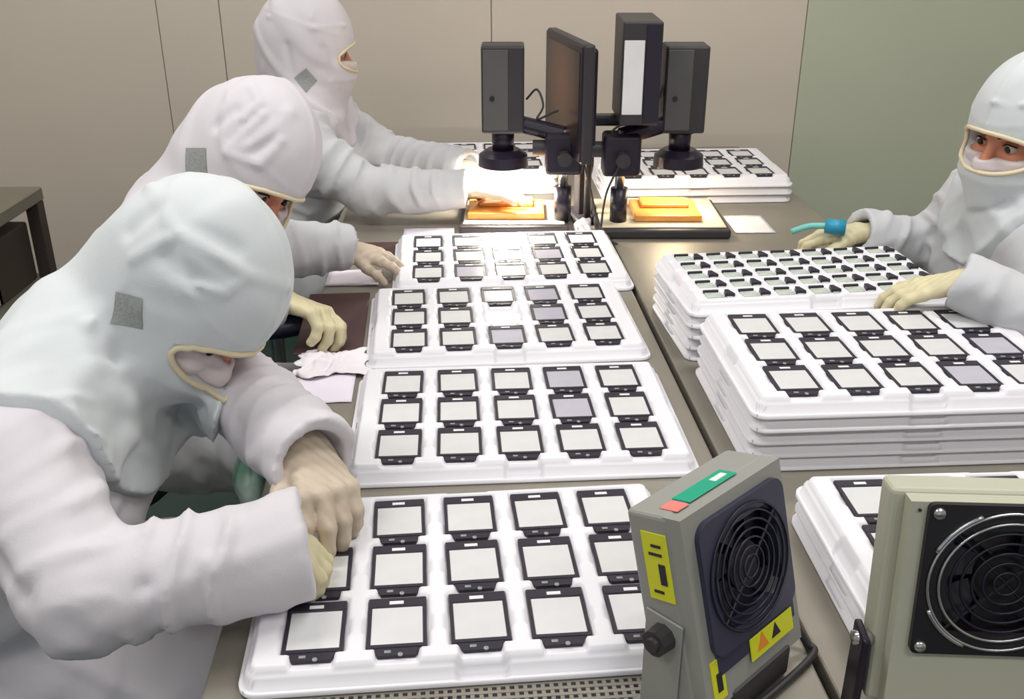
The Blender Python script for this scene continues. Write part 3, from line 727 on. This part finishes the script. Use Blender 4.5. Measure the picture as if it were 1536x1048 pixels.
# ------------------------------------------------------------------ microscopes
def bmr(o, r): o.rotation_euler = r; return o
def microscope(label, bx, by, bw, bd, colx, coly, headx, heady, stage, grp, bsz=(.102, .085), side=1, yaw=0):
    t = thing('microscope', label, 'microscope', (bx, by, TB), yaw, grp)
    def lx(x, y): return x-bx, y-by
    obj('base', box(BM(), -bw/2, bw/2, -bd/2, bd/2, 0, .024, .006, 2), M['scope'], t)
    obj('base_plate', box(BM(), -bw/2+.01, bw/2-.01, -bd/2+.012, bd/2-.01, .0242, .0275, .002, 1), M['cream'], t)['label'] = 'cream metal plate'
    sx, sy, sw, sd = stage; sx, sy = lx(sx, sy)
    st = obj('stage', box(BM(), sx-sw/2, sx+sw/2, sy-sd/2, sy+sd/2, .028, .044, .003, 2), M['amber'], t); st['label'] = 'amber stage block'
    obj('specimen_plate', box(BM(), sx-sw*.36, sx+sw*.36, sy-.01, sy+sd*.40, .0445, .054, .002, 1), M['amber'], st)
    cx, cy = lx(colx, coly)
    b = BM(); cyl(b, (cx, cy, .024), (cx, cy, .11), .021, n=28); obj('column_foot', b, M['scope_d'], t, True)
    b = BM(); cyl(b, (cx, cy, .11), (cx, cy, .25), .0115, n=24); obj('column', b, M['chrome'], t, True)
    fb = obj('focus_block', box(BM(), cx-.045, cx+.045, cy-.035, cy+.035, .145, .245, .010, 3), M['scope_d'], t)
    b = BM(); cyl(b, (cx-.045*side, cy-.0, .205), (cx-.075*side, cy, .205), .019, n=24); obj('focus_knob', b, M['scope'], fb)
    obj('focus_knob', cyl(BM(), (cx+.0, cy-.035, .19), (cx, cy-.062, .19), .017, n=24), M['scope'], fb)
    hx, hy = lx(headx, heady)
    b = BM(); cyl(b, (cx, cy, .235), (hx, hy, .262), .022, .02, 18); box(b, hx-.03, hx+.03, hy-.035, hy+.035, .232, .262, .006, 2); obj('arm', b, M['scope_d'], t)
    b = BM(); cyl(b, (hx, hy, .185), (hx, hy, .245), .026, .028, 32); obj('lens_tube', b, M['scope_d'], t, True)
    b = BM(); cyl(b, (hx, hy, .150), (hx, hy, .176), .062, .060, 48); cyl(b, (hx, hy, .176), (hx, hy, .190), .060, .040, 48); rl = obj('ring_light', b, M['scope_d'], t, False)
    b = BM(); cyl(b, (hx, hy, .1485), (hx, hy, .1505), .052, n=40); obj('lamp_ring', b, M['ringlight'], rl)
    w_, d_ = bsz
    hd = obj('head_housing', box(BM(), hx-w_/2, hx+w_/2, hy-d_/2, hy+d_/2, .236, .440, .005, 2), M['scope'], t)
    b = BM(); box(b, hx-w_/2+.004, hx+w_/2-.038, hy-d_/2-.003, hy-d_/2+.001, .244, .432, .001, 1); obj('front_cover', b, M['scope_g'], hd)
    b = BM(); cyl(b, (hx-w_/4, hy-d_/2-.003, .32), (hx-w_/4, hy-d_/2-.006, .32), .006, n=14); obj('screw', b, M['scope_d'], hd)
    return t
GM = 'video microscopes on the tables'
microscope('left black video microscope whose lamp glares white on a gloved hand', .005, 2.462, .27, .23,   .125, 2.40, -.022, 2.455, (-.015, 2.455, .19, .13), GM)
microscope('right black video microscope with amber stage over a black base', .369, 2.455, .325, .27, .262, 2.385, .413, 2.455, (.385, 2.445, .165, .15), GM)
# lamps of the microscopes
for x, y, p, c in ((-.022, 2.455, 6.5, (1, .93, .80)), (.413, 2.455, .75, (1, .82, .55))):
    l = bpy.data.lights.new('microscope_lamp', 'AREA'); l.shape = 'DISK'; l.size = .10; l.energy = p; l.color = c
    o = bpy.data.objects.new('microscope_lamp', l); COL.objects.link(o); o.location = (x, y, .893)

# monitor beside the left microscope
def slab(w_, h_, t_, bev=.006):
    return box(BM(), -t_/2, t_/2, -w_/2, w_/2, 0, h_, bev, 2)
t = thing('monitor', 'black flat monitor with dim orange picture, seen almost edge on', 'monitor', (.137, 2.45, .940), .22)
obj('casing', slab(.33, .270, .028), M['scope'], t)
obj('back_cover', box(BM(), .014, .036, -.12, .13, .03, .255, .008, 2), M['scope_d'], t)
obj('bezel', box(BM(), -.0165, -.0135, -.16, .16, .006, .264, .001, 1), M['scope_d'], t)
sc = obj('screen', box(BM(), -.0175, -.0160, -.145, .145, .035, .250), M['scope_d'], t); sc.data.materials.clear()
sm_ = bpy.data.materials.new('monitor_picture'); sm_.use_nodes = True; nt = sm_.node_tree; bs = nt.nodes['Principled BSDF']
bs.inputs['Base Color'].default_value = (.01, .008, .008, 1); bs.inputs['Roughness'].default_value = .3
tc = nt.nodes.new('ShaderNodeTexCoord'); vm = nt.nodes.new('ShaderNodeVectorMath'); vm.operation = 'DISTANCE'; vm.inputs[1].default_value = (-.017, .0, .16)
rp = nt.nodes.new('ShaderNodeValToRGB'); rp.color_ramp.elements[0].color = (.30, .11, .04, 1); rp.color_ramp.elements[1].position = .17; rp.color_ramp.elements[1].color = (.012, .008, .010, 1)
nt.links.new(tc.outputs['Object'], vm.inputs[0]); nt.links.new(vm.outputs['Value'], rp.inputs[0]); nt.links.new(rp.outputs[0], bs.inputs['Emission Color']); bs.inputs['Emission Strength'].default_value = .3
sc.data.materials.append(sm_)
b = BM(); box(b, .036, .060, .02, .06, -.176, .08, .004, 1); obj('stand_post', b, M['scope'], t)
b = BM(); box(b, .022, .075, -.02, .10, -.189, -.174, .004, 1); obj('stand_foot', b, M['scope'], t)
t = thing('light_box', 'tall black housing with a bright white front panel on a thin pole', 'lamp housing', (.302, 2.34, TB), 0)
obj('housing', box(BM(), -.054, .036, -.02, .17, .275, .505, .004, 2), M['scope'], t)
obj('front_panel', box(BM(), -.050, -.004, -.0225, -.0195, .300, .465, .001, 1), M['white'], t)['label'] = 'bright white front panel'
obj('side_cover', box(BM(), -.001, .034, -.0235, -.0195, .280, .500, .001, 1), M['scope_d'], t)
b = BM(); cyl(b, (-.112, .11, .0), (-.112, .11, .28), .009, n=20); obj('pole', b, M['scope'], t, True)
b = BM(); cyl(b, (-.112, .11, .0), (-.112, .11, .010), .018, n=24); obj('foot', b, M['scope'], t, True)
b = BM(); box(b, -.126, .03, .09, .13, .250, .275, .005, 2); obj('clamp', b, M['scope_d'], t)
# cables
def cable(label, pts, r=.0028, m='scope'):
    b = BM(); tube(b, spline(pts, 8), r, 6); return tag(obj('cable', b, M[m], None, True), label, 'cable', 'microscope cables')
cable('black cable looping from the left microscope head to the monitor', [(.035, 2.46, 1.06), (.06, 2.45, 1.085), (.075, 2.43, 1.05), (.06, 2.42, 1.02), (.09, 2.43, 1.03), (.11, 2.42, 1.04)])
cable('black cable hanging from the monitor down to the table', [(.165, 2.34, .95), (.185, 2.30, .88), (.205, 2.32, .80), (.235, 2.30, .757), (.25, 2.27, .7555)])
cable('grey cable hanging behind the monitor to the table', [(.185, 2.50, 1.0), (.205, 2.50, .90), (.19, 2.52, .80), (.20, 2.48, .756)], .0026, 'scope_g')
cable('black cable from the white panelled housing down to the pole foot', [(.28, 2.36, 1.03), (.235, 2.36, 1.0), (.262, 2.35, .95), (.225, 2.33, .86), (.214, 2.33, .757)])
cable('thin cable between the white panelled housing and the right microscope head', [(.352, 2.42, 1.07), (.36, 2.42, 1.10), (.365, 2.43, 1.06), (.364, 2.44, 1.035)], .003)
# crumpled pale wipe between the two microscopes
b = BM(); bmesh.ops.create_icosphere(b, subdivisions=4, radius=.022)
for v in b.verts:
    n_ = noise.noise(v.co*70); v.co *= 1+.45*n_; v.co.z = max(v.co.z, -.016)
o = tag(obj('wipe', b, M['tissue'], None, True), 'crumpled pale wipe between the two microscopes', 'wipe'); o.location = (.178, 2.37, TB+.0165)

# ------------------------------------------------------------------ ionizing blowers
def blower_front(t, y, cx, cz, size, big):
    """bezel + guard + fan on the plane y (front faces -y)"""
    mx = Matrix.Translation((cx, y, cz)) @ Matrix.Rotation(PI/2, 4, 'X')
    b = BM(); out = rrect(size, size*1.0, size*.12 if not big else size*.04, 8); R_ = size*.455; n = len(out)
    inn = []
    for (px_, py_) in out:
        a = math.atan2(py_, px_); inn.append((R_*math.cos(a), R_*math.sin(a)))
    for z0, z1 in ((0, .006),):
        A = [b.verts.new((x_, y_, z0)) for x_, y_ in out]; B_ = [b.verts.new((x_, y_, z1)) for x_, y_ in out]
        C_ = [b.verts.new((x_, y_, z1)) for x_, y_ in inn]; D_ = [b.verts.new((x_, y_, -.012)) for x_, y_ in inn]
        for i in range(n):
            j = (i+1) % n
            b.faces.new((A[i], A[j], B_[j], B_[i])); b.faces.new((B_[i], B_[j], C_[j], C_[i])); b.faces.new((C_[i], C_[j], D_[j], D_[i]))
    bmesh.ops.recalc_face_normals(b, faces=b.faces); b.transform(mx)
    bz = obj('fan_bezel', b, M['fanblk'] if big else M['bezel'], t)
    b = BM(); cyl(b, (0, 0, -.0145), (0, 0, -.0135), R_*.995, n=48); b.transform(mx); obj('fan_well', b, M['grill'], bz)
    b = BM(); cyl(b, (0, 0, -.011), (0, 0, -.001), R_*.40, R_*.38, 40)
    b.transform(mx); obj('hub', b, M['fanblk'] if big else M['grill'], bz)
    for k in range(7):
        b = BM(); a0 = k*2*PI/7; vs = []
        for i in range(7):
            for j in range(4):
                rr = R_*(.40+.56*i/6); a = a0+.25*i/6+(j/3-.5)*.62; vs.append(b.verts.new((rr*math.cos(a), rr*math.sin(a), -.0085+.006*(j/3))))
        for i in range(6):
            for j in range(3): b.faces.new((vs[i*4+j], vs[i*4+j+1], vs[i*4+4+j+1], vs[i*4+4+j]))
        b.transform(mx); obj('blade', b, M['fanblk'] if big else M['grill'], bz, True)
    radii = [.18, .32, .46, .60, .74, .88, 1.0] if not big else [.16, .30, .44, .58, .72, .86, 1.0]
    for rr in radii:
        b = BM(); tube(b, [(rr*R_*math.cos(q*2*PI/56), rr*R_*math.sin(q*2*PI/56), .0075) for q in range(56)], .0012 if not big else .0015, 6, True)
        b.transform(mx); obj('guard_ring', b, M['grill'] if not big or rr < .8 else M['chrome'], bz, True)
    b = BM()
    for a in ((PI*.22, PI*1.22) if not big else (PI/4, 3*PI/4, 5*PI/4, 7*PI/4)):
        tube(b, [(0, 0, .0065), (R_*1.03*math.cos(a), R_*1.03*math.sin(a), .0065)], .0014, 6)
    b.transform(mx); obj('guard_spoke', b, M['grill'] if not big else M['fanblk'], bz)
    if big:
        for sx in (-1, 1):
            for sz in (-1, 1):
                b = BM(); cyl(b, (sx*size*.445, sz*size*.445, .006), (sx*size*.445, sz*size*.445, .0095), .006, .005, 16); b.transform(mx); obj('screw', b, M['chrome'], bz, True)
                b = BM(); tube(b, [(R_*1.035*math.cos(q), R_*1.035*math.sin(q), .0072) for q in [math.atan2(sz, sx)-.36+.72*i/12 for i in range(13)]], .0022, 6); b.transform(mx); obj('corner_rib', b, M['chrome'], bz, True)
    return bz
def shell_plate(x0, x1, z0, z1, cx, cz, r, y0, y1):
    """rectangular front plate with a round hole, front at y0, back at y1"""
    angs = sorted([k*2*PI/96-PI for k in range(96)]+[math.atan2(zz-cz, xx-cx) for xx in (x0, x1) for zz in (z0, z1)])
    b = BM(); rings = [[], [], [], []]
    for a in angs:
        c_, s_ = math.cos(a), math.sin(a)
        k = min([q for q in ((x1-cx)/c_ if c_ > 1e-9 else 9, (x0-cx)/c_ if c_ < -1e-9 else 9, (z1-cz)/s_ if s_ > 1e-9 else 9, (z0-cz)/s_ if s_ < -1e-9 else 9) if q > 0])
        for R_, rad, y_ in ((rings[0], k, y1), (rings[1], k, y0), (rings[2], r, y0), (rings[3], r, y1)):
            R_.append(b.verts.new((cx+rad*c_, y_, cz+rad*s_)))
    n = len(angs)
    for q in range(3):
        for i in range(n):
            j = (i+1) % n; b.faces.new((rings[q][i], rings[q][j], rings[q+1][j], rings[q+1][i]))
    bmesh.ops.recalc_face_normals(b, faces=b.faces)
    return b
def text(parent, s, size, loc, rotm, m, ext=.0002):
    cu = bpy.data.curves.new('lettering', 'FONT'); cu.body = s; cu.size = size; cu.extrude = ext; cu.align_x = 'CENTER'; cu.align_y = 'CENTER'
    o = bpy.data.objects.new('lettering', cu); COL.objects.link(o); o.parent = parent; o.data.materials.append(m)
    o.location = loc; o.rotation_euler = rotm; return o

# grey blower: front (-y local) turned to the right, tilted back on its side knobs
Y1_ = .765
t = thing('ionizing_blower', 'grey ionizing blower with navy fan face, green strip and yellow labels', 'blower', (.216, .832, TB), Y1_, 'blowers on the right table')
piv = .10
tl = Matrix.Translation((0, 0, piv)) @ Matrix.Rotation(-.26, 4, 'X') @ Matrix.Translation((0, 0, -piv))
def put(o): o.matrix_local = tl; return o
Wb, Db, z0b, z1b = .168, .066, .022, .231
bd_ = put(obj('housing', box(BM(), -Wb/2, Wb/2, -Db/2+.015, Db/2, z0b, z1b, .005, 3), M['ion'], t))
put(obj('front_shell', shell_plate(-Wb/2+.001, Wb/2-.001, z0b+.001, z1b-.001, .004, .146, .0645, -Db/2, -Db/2+.022), M['ion'], t))
put(blower_front(t, -Db/2, .004, .146, .142, False))
put(obj('lower_panel', box(BM(), -.062, .074, -Db/2-.002, -Db/2+.001, .054, .080, .001, 1), M['bezel'], t))
b = BM(); box(b, -.030, .020, -Db/2-.0035, -Db/2-.002, .073, .079, .0008, 1); put(obj('lettering_plate', b, M['patch'], t))
s = put(obj('sticker', box(BM(), -.010, .066, -Db/2-.0040, -Db/2-.0022, .044, .069, .0005, 1), M['yellow'], t)); s['label'] = 'yellow warning sticker'
b = BM(); prism(b, [(-.010, -.008), (.010, -.008), (0, .010)], 0, .0006, Matrix.Translation((.010, -Db/2-.0040, .059)) @ Matrix.Rotation(PI/2, 4, 'X')); obj('warning_triangle', b, M['orange'], s)
b = BM(); prism(b, [(-.008, -.0075), (.008, -.0075), (0, .0075)], 0, .0006, Matrix.Translation((.034, -Db/2-.0040, .060)) @ Matrix.Rotation(PI/2, 4, 'X')); obj('warning_triangle', b, M['black'], s)
s = put(obj('sticker', box(BM(), -.072, -.052, -Db/2-.0015, -Db/2+.0005, .030, .075, .0005, 1), M['yellow'], t)); s['label'] = 'small yellow sticker'
b = BM(); box(b, -.066, -.058, -Db/2-.0022, -Db/2-.0014, .040, .060); obj('print_bar', b, M['black'], s)
# top strip
s = put(obj('status_strip', box(BM(), -.048, .030, -.018, .004, z1b, z1b+.0015, .0006, 1), M['green'], t)); s['label'] = 'green strip'
put(obj('status_window', box(BM(), .002, .022, -.012, -.004, z1b+.0015, z1b+.0022), M['white'], t))
s = put(obj('status_mark', box(BM(), -.070, -.051, -.020, .002, z1b, z1b+.0012, .0005, 1), M['red'], t)); s['label'] = 'red mark'
# left side face: yellow label + knob
s = put(obj('side_label', box(BM(), -Wb/2-.0012, -Wb/2, -.014, .017, .140, .212, .0003, 1), M['yellow'], t)); s['label'] = 'tall yellow label'
b = BM()
for k, (a_, c_, e_, g__) in enumerate(((-.008, .000, .158, .180), (-.006, .010, .188, .191), (-.006, .006, .197, .200), (-.002, .010, .148, .151))):
    box(b, -Wb/2-.0018, -Wb/2-.0011, a_, c_, e_, g__)
obj('print_bar', b, M['black'], s)
b = BM(); cyl(b, (-Wb/2-.002, .006, piv), (-Wb/2-.020, .006, piv), .015, .014, 10); cyl(b, (-Wb/2-.020, .006, piv), (-Wb/2-.024, .006, piv), .008, .007, 16); obj('tilt_knob', b, M['scope'], t, False)['label'] = 'black tilt knob'
# bracket stand
b = BM(); box(b, -Wb/2-.0035, -Wb/2-.001, -.015, .030, 0, piv+.022, .001, 1); obj('bracket_arm', b, M['ion'], t)
b = BM(); box(b, Wb/2+.001, Wb/2+.0045, -.012, .030, 0, piv+.045, .0015, 1); obj('bracket_arm', b, M['ion2'], t)
b = BM(); box(b, -Wb/2-.0035, Wb/2+.0045, -.03, .035, 0, .003, .001, 1); obj('bracket_base', b, M['ion'], t)
b = BM(); cyl(b, (Wb/2+.0045, .004, piv), (Wb/2+.018, .004, piv), .013, .012, 10); obj('tilt_knob', b, M['scope'], t)
b = BM(); tube(b, spline([(Wb/2+.012, .016, piv), (Wb/2+.016, -.010, .055), (Wb/2+.022, -.045, .012), (Wb/2+.015, -.060, .006), (.02, -.062, .006), (-.05, -.058, .006)], 8), .0042, 8); obj('support_wire', b, M['scope'], t, True)['label'] = 'bent black wire foot'
b = BM(); box(b, -.045, .060, -.055, -.032, .001, .040, .006, 2); obj('control_box', b, M['scope'], t)

# cream blower on the right
t = thing('ionizing_blower', 'cream ionizing blower with large black fan and chrome guard, at the right edge', 'blower', (.452, .775, TB-.012), -.05, 'blowers on the right table')
piv = .11
tl = Matrix.Translation((0, 0, piv)) @ Matrix.Rotation(-.12, 4, 'X') @ Matrix.Translation((0, 0, -piv))
Wb, Db, z0b, z1b = .200, .050, .042, .273
put(obj('housing', box(BM(), -Wb/2, Wb/2, -Db/2+.015, Db/2, z0b, z1b, .006, 3), M['ion2'], t))
put(obj('front_cover', shell_plate(-Wb/2+.012, Wb/2-.003, z0b+.004, z1b-.004, .005, .1915, .071, -Db/2-.0025, -Db/2+.020), M['ion2'], t))
put(blower_front(t, -Db/2-.0025, .005, .1915, .156, True))
b = BM(); cyl(b, (-Wb/2+.020, -Db/2-.003, z1b-.012), (-Wb/2+.020, -Db/2-.0045, z1b-.012), .0016, n=10); put(obj('cover_screw', b, M['scope'], t))
for sg in (-1, 1):
    b = BM(); box(b, sg*(Wb/2+.009)-.004, sg*(Wb/2+.009)+.004, -.022, .014, 0, piv+.010, .003, 2); obj('bracket_arm', b, M['scope_d'], t)
    b = BM(); cyl(b, (sg*(Wb/2-.002), -.004, piv), (sg*(Wb/2+.018), -.004, piv), .007, n=16); obj('pivot_bolt', b, M['chrome'], t, True)
obj('bracket_base', box(BM(), -Wb/2-.012, Wb/2+.012, -.03, .03, 0, .004, .001, 1), M['scope_d'], t)

# ------------------------------------------------------------------ steel rack on the left
t = thing('steel_rack', 'low grey steel rack standing by the back wall on the far left', 'rack', (-1.60, 2.15, 0), 0)
x0, x1, y0, y1 = -.34, .34, -.42, .47
obj('top_shelf', box(BM(), x0, x1, y0, y1, .765, .80, .003, 1), M['rack'], t)
obj('shelf', box(BM(), x0, x1, y0, y1, .53, .555, .003, 1), M['rack'], t)
obj('shelf', box(BM(), x0, x1, y0, y1, .12, .145, .003, 1), M['rack'], t)
for a in (x0+.02, x1-.02):
    for c in (y0+.02, y1-.02): obj('post', box(BM(), a-.018, a+.018, c-.018, c+.018, 0, .764, .002, 1), M['rack_d'], t)
obj('back_panel', box(BM(), x0, x0+.01, y0+.02, y1-.02, .14, .765), M['rack_d'], t)
for k, (yy, h_, m_) in enumerate(((-.2, .15, 'rack_d'), (.12, .12, 'patch'), (.32, .16, 'rack_d'))):
    o = tag(obj('storage_box', box(BM(), -.12, .12, -.11, .11, 0, h_, .004, 1), M[m_]), ['dark box nearest on the middle shelf of the rack', 'grey box on the middle shelf of the rack', 'dark box farthest back on the middle shelf of the rack'][k], 'box')
    o.location = (-1.42, 2.15+yy, .556)
# pale green plastic bag hanging from the table edge under the front worker's arm
b = BM(); nx, ny = 30, 24; vs = {}
for i in range(nx+1):
    for j in range(ny+1):
        u, v = i/nx*2*PI, j/ny
        r_ = (.5+.5*math.sin(PI*min(1, v*1.15)))*(1+.35*noise.noise(Vector((math.cos(u)*1.6, math.sin(u)*1.6, v*3))))
        vs[i, j] = b.verts.new((.030*r_*math.cos(u), .075*r_*math.sin(u), -.17*v))
for i in range(nx):
    for j in range(ny): b.faces.new((vs[i, j], vs[i+1, j], vs[i+1, j+1], vs[i, j+1]))
bmesh.ops.remove_doubles(b, verts=b.verts, dist=1e-5)
M['bag'] = mat('bag_green_film', lin(120, 170, 145), .3, var=.1, vscale=22, var_col=lin(225, 232, 226))
o = tag(obj('plastic_bag', b, M['bag'], None, True), 'pale green plastic bag hanging at the table edge behind the front worker arm', 'bag'); o.location = (-.405, 1.36, .735)
